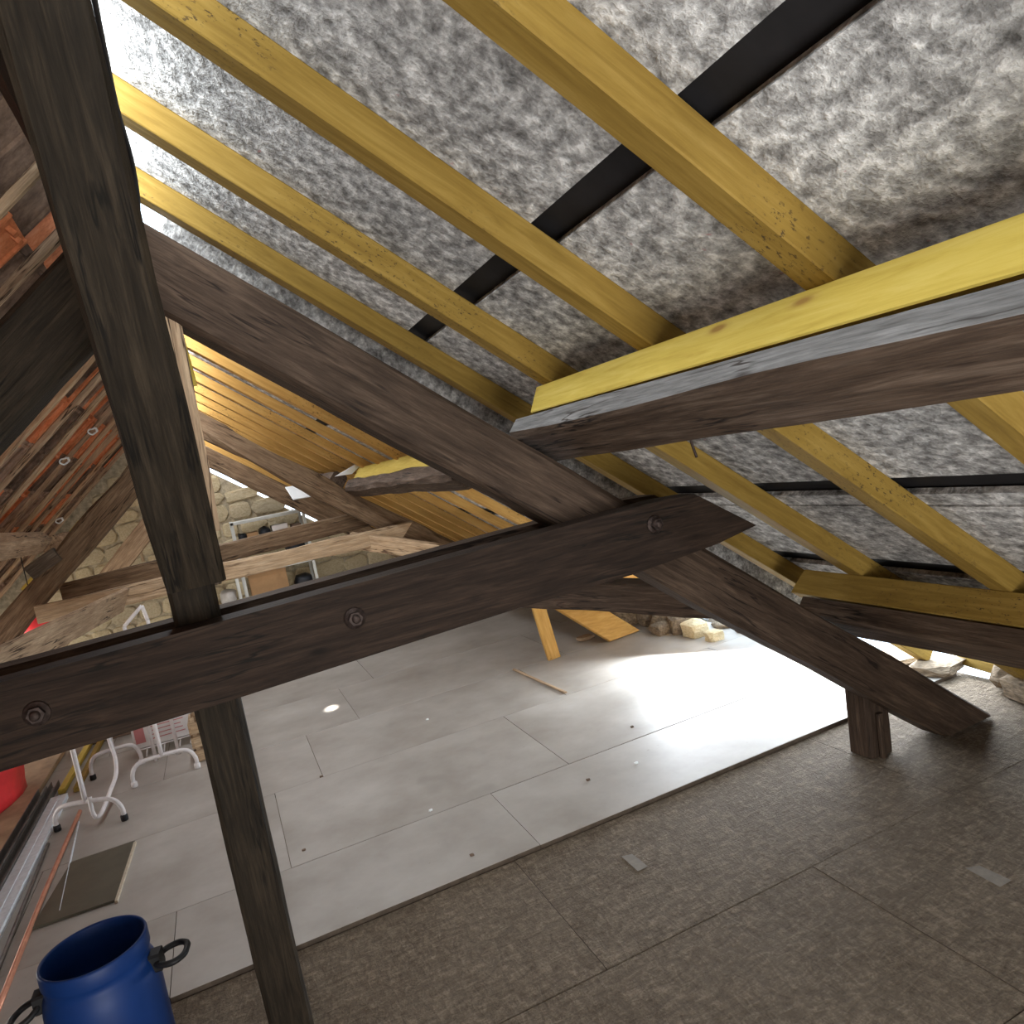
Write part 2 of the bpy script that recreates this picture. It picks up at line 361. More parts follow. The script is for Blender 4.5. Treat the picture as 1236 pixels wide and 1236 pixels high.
# ---- left slope: terracotta tiles seen from below
roofl = structure('ceiling_left')
tv = join(box_data(-.19, -.128, 0, .19, .128, .014), box_data(-.19, -.128, -.012, .19, -.112, 0), box_data(-.19, .112, -.012, .19, .128, 0),
          box_data(-.168, -.05, -.03, -.15, -.02, 0), box_data(-.168, .02, -.03, -.15, .05, 0), box_data(.15, -.112, -.008, .172, .112, 0))
tmesh = []
for k in range(3):
    me = bpy.data.meshes.new('roof_tile'); me.from_pydata(tv[0], [], tv[1]); me.update(); me.materials.append(TM[k]); tmesh.append(me)
def tile_mw(u, y, n):
    xa = Vector((-C4, 0, -S4)); za = Vector((-S4, 0, C4)); ya = za.cross(xa); c = LW(u, n, y)
    B = Matrix(((xa.x, ya.x, za.x, c.x), (xa.y, ya.y, za.y, c.y), (xa.z, ya.z, za.z, c.z), (0, 0, 0, 1)))
    return B @ Matrix.Rotation(R(-2.2)+random.uniform(-.012, .012), 4, 'Y') @ Matrix.Rotation(random.uniform(-.03, .03), 4, 'Z')
SV, SF = [], []
cols = int((8.9+3.2)/.25)
for j in range(12):
    for i in range(cols):
        u = -1.62+.345*j; y = -3.1+.25*i
        if j >= 10 and 4.2 < y < 8.4: continue  # tiles left out in front of the added left fill lamp
        n = 2.222 + (.009 if i % 2 else 0) + random.uniform(-.004, .004)
        mw = tile_mw(u, y, n)
        if j < 9 and .75 < y < 8.7:
            k = random.choices((0, 1, 2), (.5, .28, .22) if j < 3 or y < 2.6 else (.22, .42, .36))[0]
            link('roof_tile', tmesh[k], roofl, mw)
        else:
            nn = len(SV); SV += [mw @ Vector(v) for v in tv[0]]; SF += [tuple(q+nn for q in f) for f in tv[1]]
tag(mesh_obj('tiling', SV, SF, TM[1], roofl), kind='stuff')
slab('light_stop', -1.80, 1.72, Y0, Y1, 2.275, 2.29, M['black'], roofl, LW)  # added above the tiles to stop light leaking between them
for y0, y1 in ((Y0, 4.1), (8.5, Y1)): slab('light_stop', 1.72, 2.75, y0, y1, 2.275, 2.29, M['black'], roofl, LW)
# ---- gables
wb = structure('wall_back')
GY = 9.2
def gable(ztop_r, ztop_l, y, th, m, parent, zr=2.72):
    poly = [Vector((-3.4, y, -.12)), Vector((3.3, y, -.12)), Vector((3.25, y, .03)), Vector((1.5, y, .86)), Vector((-.05, y, ztop_r)), Vector((-.2, y, 2.88)), Vector((-3.4, y, .12))]
    return prism('wall_core', poly, (0, th, 0), m, parent)
gable(2.06, 0, GY, .4, M['mortar'], wb)
smesh = []
for k in range(8):
    V, F = rock_data(.5, .28, .5, k+3, 2)
    me = bpy.data.meshes.new('stone'); me.from_pydata(V, [], F); me.update(); me.materials.append(M['stone']); smesh.append(me)
z = .3; cnt = 0; row = 0
while z < 2.45:
    hh = random.uniform(.13, .21); x = -1.75 - (.1 if row % 2 else 0)
    while x < 2.0:
        ww = random.uniform(.15, .38)
        lim = (2.80+(x+ww/2)*.86) if x < -.15 else 2.02-(x+ww/2)*.775
        if z+hh*.5 < lim and cnt < 296:
            link('stone', random.choice(smesh), wb, Matrix.Translation((x+ww/2, GY-.005, z+hh/2)) @ Matrix.Rotation(random.uniform(-.1, .1), 4, 'Y') @ Matrix.Diagonal((ww*.98, .09, hh*.98, 1)))
            cnt += 1
        x += ww+.012
    z += hh+.012; row += 1
beam('verge_board', W(-1.42, 1.855, 9.14), W(2.3, 1.855, 9.14), .035, .38, M['amber'], 'wide amber boarding closing the verge above the stone gable', 'board', UP_, ch=.003)
wf = structure('wall_front')
mesh_obj('rear_wall', *join(box_data(-4, -3.3, -.1, -.95, -3.15, 2.4), box_data(1.45, -3.3, -.1, 3.4, -3.15, 2.4), box_data(-.95, -3.3, 1.2, 1.45, -3.15, 2.6)), M['plaster'], wf)
# ---- low rubble wall under the right eaves
rmesh = []
for me in smesh:
    m2 = me.copy(); m2.materials.clear(); m2.materials.append(M['rubble']); rmesh.append(m2)
wr = structure('wall_right')
def wallrun(y0, y1, x, n, zmax, seed):
    rr = random.Random(seed)
    for i in range(n):
        y = y0+(y1-y0)*(i+.5)/n; k = rr.randrange(8); s = rr.uniform(.75, 1.25)
        link('stone', rmesh[k], wr, Matrix.Translation((x+rr.uniform(-.07, .07), y, zmax*rr.uniform(.3, .5))) @ Matrix.Rotation(rr.uniform(-.6, .6), 4, 'Z') @ Matrix.Diagonal((.24*s, .36*s, zmax*rr.uniform(.8, 1.15), 1)))
wallrun(4.55, 9.1, 3.02, 22, .17, 1); wallrun(4.7, 9.0, 3.2, 16, .24, 2)
wallrun(1.2, 2.5, 3.42, 8, .10, 3); wallrun(-3, 1.2, 3.3, 12, .16, 4)
wallrun(2.7, 4.6, 3.34, 8, .05, 5)
st = link('stone', smesh[2], wr, Matrix.Translation(flo(838, 768)+Vector((.02, 0, .05))) @ Matrix.Diagonal((.17, .3, .13, 1)))
link('stone', smesh[4], wr, Matrix.Translation(flo(862, 772)+Vector((.0, 0, .03))) @ Matrix.Diagonal((.12, .2, .08, 1)))
link('stone', rmesh[5], wr, Matrix.Translation(flo(800, 764)+Vector((.0, 0, .035))) @ Matrix.Diagonal((.16, .3, .09, 1)))

# ================================================================== ROOF TIMBERS
# ---- yellow rafters of the right slope
ry = [.45, 1.055, 1.655, 2.265, 2.84, 3.44, 4.01, 4.58, 5.14, 5.71, 6.27, 6.85, 7.45, 8.05, 8.65]
places = ['cut by the top right corner of the view', 'ending over the bright plank, crossing the wide black lap nearest the camera', 'second to cross the wide black lap, meeting the plank at its middle',
          'third to cross the black lap, meeting the plank near its left end', 'running along just above the dark principal rafter, cream lit at the top']
for i, y in enumerate(ry):
    m = M['yellow'] if i < 5 else M['amber']  # far bays painted lighter and more orange to carry the warm light
    lab = ('yellow pine rafter ' + places[i]) if i < 5 else f'amber pine rafter of the far bays, {ORD[i-5]} beyond the near truss'
    s0, nc, hh = (-1.74, 2.1415, .083) if i < 5 else (-1.62, 2.0305, .06)
    beam('rafter', W(s0, nc, y), W(2.62 if i < 5 else 2.40, nc, y+.035), .075, hh, m, lab, 'rafter', W(0, 1, 0)-W(0, 0, 0), group='rafters of the felted slope', ch=.003)
# ---- old pale rafters of the left slope
lry = [1.0, 1.55, 2.05, 2.6, 3.1, 3.7, 4.28, 4.74, 5.2, 5.68, 6.3, 6.75, 7.2, 7.8, 8.4]
for i, y in enumerate(lry):
    lab = f'old worn rafter under the left terracotta tiles, {ORD[i]} from the camera'
    beam('old_rafter', LW(-1.72, 2.165, y), LW(2.3, 2.165, y+random.uniform(-.06, .06)), .036+random.uniform(-.006, .012), .034, M['pale'] if i % 2 else M['lath'], lab, 'rafter', LW(0, 1, 0)-LW(0, 0, 0), group='rafters of the tiled slope', ch=.008, wob=.009, seg=24)
# ---- ridge beam
beam('ridge_beam', (-.16, -3.2, 2.62), (-.16, 9.3, 2.62), .13, .17, M['dark'], 'dark ridge beam at the very top behind the leaning brace', ch=.02, wob=.012)
# ---- purlins with their new planks
UP = W(0, 1, 0)-W(0, 0, 0)
def sec(pts_a, pts_b, ya, yb, F_, seg, wob, seed, m, name):
    V, Fc = [], []; n = len(pts_a); o = F_(pts_a[0][0], pts_a[0][1], ya)
    xa = Vector((0, 1, 0))
    for i in range(seg+1):
        t = i/seg
        for k, (p, q) in enumerate(zip(pts_a, pts_b)):
            s = p[0]+(q[0]-p[0])*t; nn = p[1]+(q[1]-p[1])*t; y = ya+(yb-ya)*t
            w = mnoise.noise_vector(Vector((y*1.9+seed*5, k*1.7, seed)))*wob
            if k in (0, 5): w *= .25
            v = F_(s+w.x, nn+w.y, y)-o
            V.append((v.y*(1 if yb > ya else -1), -v.x*(1 if yb > ya else -1), v.z))
    for i in range(seg):
        for k in range(n): Fc.append((i*n+k, i*n+(k+1) % n, (i+1)*n+(k+1) % n, (i+1)*n+k))
    Fc.append(tuple(range(n))); Fc.append(tuple(range(seg*n, seg*n+n)))
    g = 1 if yb > ya else -1
    mw = Matrix(((0, -g, 0, o.x), (g, 0, 0, o.y), (0, 0, 1, o.z), (0, 0, 0, 1)))
    ob = mesh_obj(name, V, Fc, m, None, mw); ob.data.materials.append(M['lit_face'])
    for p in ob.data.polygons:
        if len(p.vertices) == 4 and p.index % n == 0: p.material_index = 1  # uphill face painted paler for the light it catches
    return ob
def psec(s0, n0, w, hg, h): # corners: uphill top, uphill lower (wane), lower edge, downhill lower, downhill top
    return [(s0, n0+hg+.0), (s0+.0, n0+.0), (s0+.03, n0-.008), (s0+w, n0-.004), (s0+w+.015, n0+h*.5), (s0+w-.02, n0+hg)]
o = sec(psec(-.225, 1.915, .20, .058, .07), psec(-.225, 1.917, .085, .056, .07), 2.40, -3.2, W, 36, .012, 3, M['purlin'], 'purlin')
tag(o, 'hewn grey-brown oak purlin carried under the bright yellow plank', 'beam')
beam('plank', W(-.19, 2.045, 2.33), W(-.19, 2.045, -3.2), .06, .112, M['bright'], 'bright yellow plank lying along the big oak purlin', 'plank', UP, ch=.003, cut0=-.06)
o = sec(psec(1.358, 1.90, .2, .075, .09), psec(1.34, 1.90, .12, .085, .09), 2.52, -3.2, W, 30, .012, 9, M['purlin'], 'purlin'); o.data.materials[1] = M['purlin']
tag(o, 'dark low purlin near the eaves above the short post', 'beam')
beam('plank', W(1.385, 2.042, 2.58), W(1.375, 2.042, -3.2), .06, .116, M['yellow'], 'dull yellow plank on the low purlin at the right edge', 'plank', UP, ch=.003, cut0=.03)
# far bays
a0, a1 = at(440, 563, 5.9), at(530, 530, 3.3)
beam('plank', at(437, 569, 5.9)-UP*.035, at(437, 569, 5.9)-UP*.035+Vector((.0, -2.75, .0)), .07, .11, M['bright'], 'pale yellow plank on the purlin of the far bay, greyish at its end', 'plank', UP, ch=.004)
beam('purlin', at(437, 569, 5.9)-UP*.145, at(437, 569, 5.9)-UP*.145+Vector((0, -2.75, .0)), .13, .10, M['purlin'], 'short brown purlin with a wavy underside in the far bay', 'beam', UP, ch=.02, wob=.018)
beam('purlin', W(-.2, 1.93, 8.9), W(-.2, 1.87, 6.13), .13, .12, M['purlin'], 'dark purlin stub between the two farthest trusses', 'beam', UP, ch=.02, wob=.015)
# ---- near truss
kp = beam('king_post', (-.097, 2.35, -.017), (-.10, 2.35, 2.53), .125, .125, M['post'], 'dark king post standing on the floor at left, running up through the clamped tie', 'post', (0, -1, 0), ch=.012, wob=.006, seg=30)
beam('wedge_strip', at(204, 368, 2.31), at(255, 642, 2.31), .03, .05, M['lath'], 'split pale strip fixed on the right side of the dark king post', 'strip', (1, 0, 0), ch=.006, wob=.006)
beam('yellow_lath', at(204, 364, 2.44), at(232, 466, 2.44), .03, .03, M['bright'], 'short yellow lath beside the top of the pale strip on the king post', 'lath', (1, 0, 0), ch=.003)
beam('brace', (-.075, 2.20, 1.40), (-.085, 1.20, 2.78), .15, .14, M['post'], 'broad leaning brace rising from the king post towards the camera', 'beam', (0, -1, 0), ch=.012, wob=.008, cut0=.08)
beam('principal_rafter', W(-1.433, 1.785, 2.35), W(2.28, 1.775, 2.35), .14, .20, M['arb'], 'heavy brown principal rafter of the near truss sloping down to the right', 'beam', UP, ch=.014, wob=.008, cut0=-.156, cut1=.25)
beam('principal_rafter', LW(-1.381, 1.785, 2.35), LW(2.3, 1.785, 2.35), .14, .19, M['post'], 'dark principal rafter of the near truss sloping down to the left', 'beam', LW(0, 1, 0)-LW(0, 0, 0), ch=.014, wob=.008, cut0=-.17)
def moise(name, ya, yb, pts, label, m):
    y = ya
    poly = [at(px, py, 2.17) for px, py in pts]
    for p in poly: p.y = ya
    o = poly[0].copy()
    # subdivided prism so that the surface can be slightly uneven
    t = thing(name, (o.x, ya, o.z), label, 'beam')
    prism('timber', poly, (0, yb-ya, 0), m, t, origin=o)
    return t
LX = at(0, 826, 2.17); LB = at(0, 931, 2.17)
front_pts = [(-420, 934), (0, 824), (400, 713), (800, 603), (838, 596), (913, 634), (865, 657), (766, 693), (620, 736), (296, 840), (0, 932), (-420, 1068)]
mo = moise('tie_beam', 2.17, 2.275, front_pts, 'big dark tie beam crossing the view, near one of the clamped pair', M['dark'])
bolts = [(428, 746), (45, 861), (790, 633)]
for px, py in bolts:
    p = at(px, py, 2.17)
    bmw = Matrix.Translation((p.x, 2.17, p.z)) @ Matrix.Rotation(R(90), 4, 'X')
    w_ = lathe('bolt', [(.0, .0), (.030, .0), (.032, .004), (.030, .007), (.012, .008), (.012, .034), (.009, .037), (0, .037)], M['iron'], mo, bmw, 16)
    nv = [(.021*math.cos(k*math.pi/3), .021*math.sin(k*math.pi/3), zz) for zz in (.007, .024) for k in range(6)]
    nf = [(0, 1, 2, 3, 4, 5), (11, 10, 9, 8, 7, 6)] + [(k, (k+1) % 6, 6+(k+1) % 6, 6+k) for k in range(6)]
    mesh_obj('nut', nv, nf, M['iron'], w_, bmw)
back_pts = [(x, y) for x, y in front_pts]
mo2 = moise('tie_beam', 2.425, 2.53, front_pts, 'brown tie beam right behind the big dark one, only its upper edge showing', M['arb'])
beam('short_post', (2.44, 2.42, -.017), (2.455, 2.42, .225), .125, .13, M['arb'], 'short stout post under the low end of the principal rafter', 'post', (1, 0, 0), ch=.012, wob=.006, cut1=-.10)
beam('batten', (2.43, 2.345, -.017), (2.44, 2.345, .18), .03, .018, M['arb'], 'narrow batten fixed upright on the face of the short post', 'batten', (0, -1, 0), ch=.004)
beam('diagonal_brace', at(905, 724, 2.46), at(560, 712, 4.3), .13, .145, M['arb'], 'brown brace running back from the principal rafter below the clamped tie', 'beam', ch=.012, wob=.008)
# ---- second truss
beam('king_post', (-.098, 6.0, 1.0), (-.10, 6.0, 2.53), .125, .12, M['grey'], 'slim brown king post of the second truss, beside the near post', 'post', (0, -1, 0), ch=.012, wob=.008)
beam('principal_rafter', W(-1.425, 1.775, 6.0), W(1.7, 1.755, 6.0), .15, .16, M['mid'], 'wavy weathered principal rafter of the second truss on the right', 'beam', UP, ch=.02, wob=.035, bow=-.03, cut0=-.12)
beam('principal_rafter', LW(-1.314, 1.71, 6.0), LW(1.6, 1.70, 6.0), .15, .18, M['mid'], 'thick weathered principal rafter of the second truss on the left', 'beam', LW(0, 1, 0)-LW(0, 0, 0), ch=.02, wob=.03, cut0=-.16)
beam('tie_beam', at(45, 742, 5.82), at(490, 640, 5.82), .10, .125, M['pale'], 'raw pale tie beam of the second truss with a long crack', 'beam', ch=.01, wob=.012, cut1=.12)
beam('tie_beam', at(75, 716, 6.15), at(455, 622, 6.15), .10, .14, M['mid'], 'brown tie beam behind the raw pale one of the second truss', 'beam', ch=.01, wob=.01)
beam('strut', at(425, 652, 5.95), at(545, 668, 5.2), .05, .13, M['pale'], 'pale short strut under the right end of the pale tie beam', 'beam', ch=.008, wob=.01)
beam('plank', at(150, 724, 5.72), at(-10, 806, 3.6), .03, .17, M['lath'], 'long pale plank leaning down from the pale tie beam to the left', 'plank', (.5, 0, 1), ch=.004, wob=.005)
# ---- third truss at the gable
beam('king_post', (-.098, 8.3, .9), (-.10, 8.3, 2.53), .12, .12, M['grey'], 'farthest king post close to the stone gable', 'post', (0, -1, 0), ch=.012, wob=.008)
beam('principal_rafter', W(-1.358, 1.69, 8.3), W(1.7, 1.69, 8.3), .14, .19, M['mid'], 'brown principal rafter of the farthest truss before the stone gable, right side', 'beam', UP, ch=.015, wob=.012, cut0=-.15)
beam('principal_rafter', LW(-1.134, 1.51, 8.3), LW(1.2, 1.50, 8.3), .14, .19, M['lath'], 'pale brown principal rafter of the farthest truss, left side', 'beam', LW(0, 1, 0)-LW(0, 0, 0), ch=.015, wob=.012, cut0=-.17)
# ---- left purlins
beam('purlin', (-1.12, 5.95, 1.56), (-1.10, 2.45, 1.64), .13, .13, M['lath'], 'grey-topped purlin end on the left with an orange underside', 'beam', LW(0, 1, 0)-LW(0, 0, 0), ch=.025, wob=.015)
beam('purlin', (-1.10, 7.1, 1.52), (-1.10, 6.2, 1.52), .13, .13, M['lath'], 'pale round-ended purlin beyond the thick left principal rafter', 'beam', LW(0, 1, 0)-LW(0, 0, 0), ch=.04, wob=.015)
beam('batten', LW(-.35, 1.9, 7.2), LW(.35, 1.9, 7.2), .09, .07, M['bright'], 'bright yellow batten between the left far timbers', 'batten', LW(0, 1, 0)-LW(0, 0, 0), ch=.003)
beam('wedge_block', at(70, 668, 5.93), at(36, 692, 5.93), .1, .10, M['grey'], 'grey wedge block under the left purlin end', 'block', ch=.008)
prop = None
beam('stick', at(166, 650, 9.0), at(173, 678, 9.0), .03, .03, M['pale'], 'small pale stick standing against the stone gable at left', 'stick', (0, -1, 0), ch=.003)
box('sheet', None, (.36, .20, .012), M['sheetwhite'], mw=Matrix.Translation((at(347, 594, 7.3)+at(394, 590, 7.4))/2) @ frame((0, 0, 0), at(394, 588, 7.4)-at(347, 596, 7.3), (0, -.65, .75)))  # added white board: light on the far purlin's uphill face, put into colour
tag(bpy.data.objects['sheet'], 'white board standing for the lit face of the far purlin', 'sheet')
white_off = prism('offcut', [at(405, 575, 5.9), at(425, 572, 5.9), at(441, 556, 5.9), at(430, 560, 5.9)], (0, .05, 0), M['sheetwhite'])
tag(white_off, 'white triangular offcut at the end of the far purlin', 'offcut')
# ---- white string knots tied round the left rafters
for px, py, yy, lab in ((112, 520, 5.2, 'white string knot on the old rafters nearest the dark brace'), (78, 556, 5.2, 'white string knot lower left of another one on the old rafters'), (72, 628, 5.75, 'white string knot on the old rafters just above the left purlin end')):
    q = ray(px, py); d_ = (2.135-(CAM.z*C4))/(-q.x*S4+q.z*C4); p = CAM+q*d_
    L_ = [p+LW(0, 0, 0)*0+Vector((math.cos(a)*.022*(1+.4*math.sin(a*2.3)), math.sin(a*1.5)*.025, math.sin(a)*.024*(1+.4*math.cos(a*1.7)))) for a in [k*.7 for k in range(11)]]
    tag(tube('string_knot', L_, .006, M['sheetwhite'], None, 6, 3), lab, 'string', 'string knots on the old rafters')
# ---- cable down the king post, wires
tg = tag(tube('cable', [at(108, -30, 1.5), at(126, 60, 1.75), at(141, 130, 1.95), at(158, 190, 2.12), at(166, 235, 2.2), at(167, 262, 2.25)], .006, M['rubber']), 'thin black cable hanging along the right edge of the king post', 'cable')
tag(tube('wire', [at(831, 515, 1.7), at(834, 532, 1.7), at(841, 552, 1.7)], .004, M['iron'], n=6), 'short black wire hanging below the oak purlin', 'wire')
tag(tube('twig', [at(1222, 430, .85), at(1206, 436, .85), at(1200, 444, .85), at(1203, 456, .85)], .002, M['iron'], n=6), 'thin bent wire under the purlin at the right edge', 'wire')

# ================================================================== THINGS
# ---- barrel
bx, by = -.525, 2.245
t = thing('barrel', (bx, by, -.017), 'open blue plastic drum with two black handles, bottom left', 'barrel')
T0 = Matrix.Translation((bx, by, -.017))
H = .515
prof = [(.0, .0), (.13, .0), (.140, .012), (.142, .05), (.142, .36), (.141, .40), (.136, .43), (.130, .445), (.128, .452), (.128, .466), (.131, .470), (.1325, .474), (.1325, H-.006), (.130, H), (.125, H), (.123, H-.006), (.122, .455), (.124, .44), (.130, .42), (.135, .39), (.136, .05), (.13, .03), (0, .028)]
lathe('body', prof, M['blue'], t, T0, 56)
for sg, off in ((1, R(-8)), (-1, R(0))):
    d = Vector((math.cos(off)*sg, math.sin(off)*sg, 0)); pz = .425
    base = Vector((bx, by, -.017+pz))+d*.128; tan = Vector((-d.y, d.x, 0)); o_ = Vector((0, 0, 1))
    b_ = box('bracket', base+d*.012, (.03, .05, .05), M['rubber'], t, math.atan2(d.y, d.x), .006)
    out = d*.92+Vector((0, 0, .05 if sg > 0 else -.32))
    P = [base+d*.015+tan*.018, base+out*.035+tan*.038, base+out*.07+tan*.045, base+out*.095+tan*.028, base+out*.10, base+out*.095-tan*.028, base+out*.07-tan*.045, base+out*.035-tan*.038, base+d*.015-tan*.018]
    tube('handle', P, .0085, M['rubber'], t, 8, 5)
# ---- white folding leg frames
def legframe(f1, f2, zb, up_px, y_up, caps, label, vee=None):
    A, B = flo(*f1), flo(*f2); m_ = (A+B)/2
    t = thing('leg_frame', (m_.x, m_.y, 0), label, 'table legs')
    d = B-A
    q = lambda k, z: A+d*k+Vector((0, 0, z))
    tube('foot_bar', [q(0, .012), q(.0, zb*.5), q(.07, zb*.85), q(.2, zb), q(.5, zb+.004), q(.8, zb), q(.93, zb*.85), q(1, zb*.5), q(1, .012)], .0125, M['tube'], t)
    for k, c in ((0, caps[0]), (1, caps[1])):
        lathe('foot_cap', [(0, 0), (.017, 0), (.019, .006), (.019, .028), (.015, .034), (0, .034)], c, t, Matrix.Translation(A+d*k), 14)
    tube('upright', [q(.5, zb), q(.5, .45), q(.5, .70)], .0135, M['tube'], t, res=3)
    if vee: tube('stay', vee, .0115, M['tube'], t)
    return t
legframe((70, 1003), (151, 990), .135, None, 0, (M['rubber'], M['rubber']), 'white tubular leg frame with black feet nearest the metal rails',
         [at(108, 962, 4.58), at(111, 978, 4.56), at(116, 986, 4.56), at(123, 980, 4.58), at(133, 955, 4.75), at(140, 935, 4.9), at(139, 915, 4.97), at(133, 897, 5.0), at(124, 868, 5.02)])
legframe((163, 950), (239, 927), .14, None, 0, (M['tube'], M['tube']), 'white tubular leg frame with white feet beside the near post')
legframe((113, 941), (172, 922), .15, None, 0, (M['rubber'], M['tube']), 'white tubular leg frame standing behind the other two')
# ---- white box on a small wire rack
p1, p2 = at(172, 902, 5.55), at(226, 890, 5.55)
cx_ = (p1+p2)/2
t = thing('box', (cx_.x, 5.55, cx_.z), 'white cardboard box with red print on a low wire rack', 'box')
box('carton', (cx_.x, 5.68, cx_.z+.15), (.37, .26, .29), M['whitebox'], t)
for k in range(7):
    box('print_line', (cx_.x+.03, 5.549, cx_.z+.05+.028*k), (.22-.02*(k % 3), .003, .006), M['redprint'], t, bev=.0005)
box('print_patch', (cx_.x-.14, 5.549, cx_.z+.12), (.06, .003, .16), M['redprint'], t, bev=.0005)
t = thing('rack', (cx_.x, 5.66, 0), 'low wire rack with thin white legs under the printed box', 'rack')
for dx in (-.13, -.02, .08, .15):
    tube('leg', [(cx_.x+dx, 5.57, 0), (cx_.x+dx+.015, 5.6, cx_.z-.006)], .005, M['tube'], t, 6, 2)
box('shelf', (cx_.x, 5.68, cx_.z-.004), (.36, .26, .008), M['tube'], t, bev=.001)
# ---- dusty dark box, crate
p = flo(140, 892); box_o = thing('box', (p.x, p.y, 0), 'dusty dark cardboard box behind the leg frames', 'box')
box('carton', (p.x, p.y+.2, .15), (.42, .36, .3), M['darkbox'], box_o)
box('flap', (p.x, p.y+.02, .285), (.42, .01, .05), M['darkbox'], box_o)
t = thing('crate', (-.36, 5.2, 0), 'small wooden slatted crate half hidden by the near post', 'crate')
for k in range(3): box('slat', (-.30, 5.10, .04+.09*k), (.2, .014, .07), M['pale'], t)
for dx in (-.085, .085): box('corner_post', (-.30+dx, 5.12, .145), (.025, .025, .29), M['pale'], t)
for k in range(3): box('slat', (-.30, 5.36, .04+.09*k), (.2, .014, .07), M['pale'], t)
for dx in (-.085, .085): box('corner_post', (-.30+dx, 5.34, .145), (.025, .025, .29), M['pale'], t)
for dx in (-.107, .107):
    for k in range(3): box('slat', (-.30+dx, 5.23, .04+.09*k), (.014, .27, .07), M['pale'], t)
# ---- red sheeted heap
V, F = [], []
nu, nv = 18, 12
for j in range(nv+1):
    for i in range(nu):
        a = 2*math.pi*i/nu; k = j/nv; rr = math.cos(k*math.pi/2)**.4
        q = Vector((math.cos(a)*.30*rr, math.sin(a)*.44*rr, .42*math.sin(k*math.pi/2)**1.1))
        q += mnoise.noise_vector(q*4)*.06
        V.append((q.x, q.y, max(q.z, 0) if j else 0))
for j in range(nv):
    for i in range(nu): F.append((j*nu+i, j*nu+(i+1) % nu, (j+1)*nu+(i+1) % nu, (j+1)*nu+i))
F.append(tuple(range(nu)))
o = mesh_obj('red_sheet', V, F, M['red'], None, Matrix.Translation((-1.80, 5.42, 0.041)) @ Matrix.Diagonal((1.22, 1.02, 1.15, 1)), True)
tag(o, 'red plastic sheeting bundled over a heap at the left edge', 'sheeting')
# ---- plank, rails, pipe, sheet on the floor
t = beam('plank', (-1.475, 4.2, .022), (-1.455, 6.3, .022), .24, .035, M['board'], 'wide stained board lying on the floor between red sheeting and metal rails', 'plank', ch=.004)
beam('plank', (-1.66, 3.0, .04), (-1.62, 4.9, .04), .16, .07, M['grey'], 'grey plank at the very left edge behind the wide board', 'plank', ch=.006)
rb = at(46, 757, 6.9)
t = thing('red_bag', tuple(rb), 'small red bag hanging from the left slope behind the leaning plank', 'bag')
mesh_obj('pouch', *rock_data(.10, .08, .11, 13, 2), M['red'], t, Matrix.Translation(rb), True)
tube('cord', [rb+Vector((0, 0, .1)), rb+Vector((0, 0, .3)), Vector((rb.x, 6.9, (2.16+rb.x*S4)/C4))], .004, M['rubber'], t, 6, 2)
def channel(name, x, y0, y1, z, w, h, m, label, dx=0):
    wall = .004
    V, F = join(box_data(0, -w/2, 0, y1-y0, w/2, wall), box_data(0, -w/2, wall, y1-y0, -w/2+wall, h), box_data(0, w/2-wall, wall, y1-y0, w/2, h))
    o = mesh_obj(name, V, F, m, None, frame((x, y0, z), (x+dx, y1, z)))
    return tag(o, label, 'metal rail', 'metal rails on the floor')
channel('metal_rail', -1.318, 3.2, 5.4, .0, .05, .05, M['galv'], 'dark steel rail lying farthest left beside the board')
channel('metal_rail', -1.267, 3.0, 5.5, .0, .045, .04, M['galv'], 'dull steel rail between the two other rails')
V, F = join(box_data(0, -.045, 0, 2.2, .045, .03), box_data(0, -.003, .03, 2.2, .003, .033))
tag(mesh_obj('metal_rail', V, F, M['alu'], None, frame((-1.195, 3.0, .0), (-1.195, 5.2, .0))), 'pale aluminium rail lying upside down beside the copper pipe', 'metal rail', 'metal rails on the floor')
tag(tube('copper_pipe', [(-1.03, 3.0, .011), (-1.04, 3.9, .011), (-1.035, 4.85, .011)], .011, M['copper'], None, 10, 4), 'long copper pipe on the floor beside the rails', 'pipe')
tag(tube('steel_rod', [(-1.085, 3.0, .009), (-1.135, 4.5, .009)], .009, M['galv'], None, 8, 3), 'thin dull rod between aluminium rail and copper pipe', 'rod')
beam('yellow_lath', (-1.20, 5.3, .02), (-1.16, 6.9, .02), .04, .03, M['bright'], 'yellow lath lying behind the metal rails', 'lath', ch=.003)
beam('yellow_lath', (-1.11, 5.25, .02), (-1.09, 6.7, .02), .035, .03, M['yellow'], 'second yellow lath nearer the leg frames', 'lath', ch=.003)
t = thing('hardboard', (-.87, 3.9, 0), 'dark hardboard offcut lying on the floor behind the blue drum', 'board')
pp = [flo(38, 1122, .006), flo(86, 1042, .006), flo(163, 1016, .006), flo(140, 1087, .006)]
prism('sheet', [Vector((v.x, v.y, .001)) for v in pp], (0, 0, .011), M['hard'], t)
a_, b_ = flo(163, 1016, .013), flo(140, 1087, .013)
beam('cut_edge', (a_.x, a_.y, .007), (b_.x, b_.y, .007), .012, .013, M['edge'], parent=t, ch=.001)
tag(tube('glass_rod', [flo(95, 992, .008), flo(72, 1100, .008)], .005, M['alu'], None, 6, 2), 'thin shiny strip lying across the hardboard offcut', 'strip')
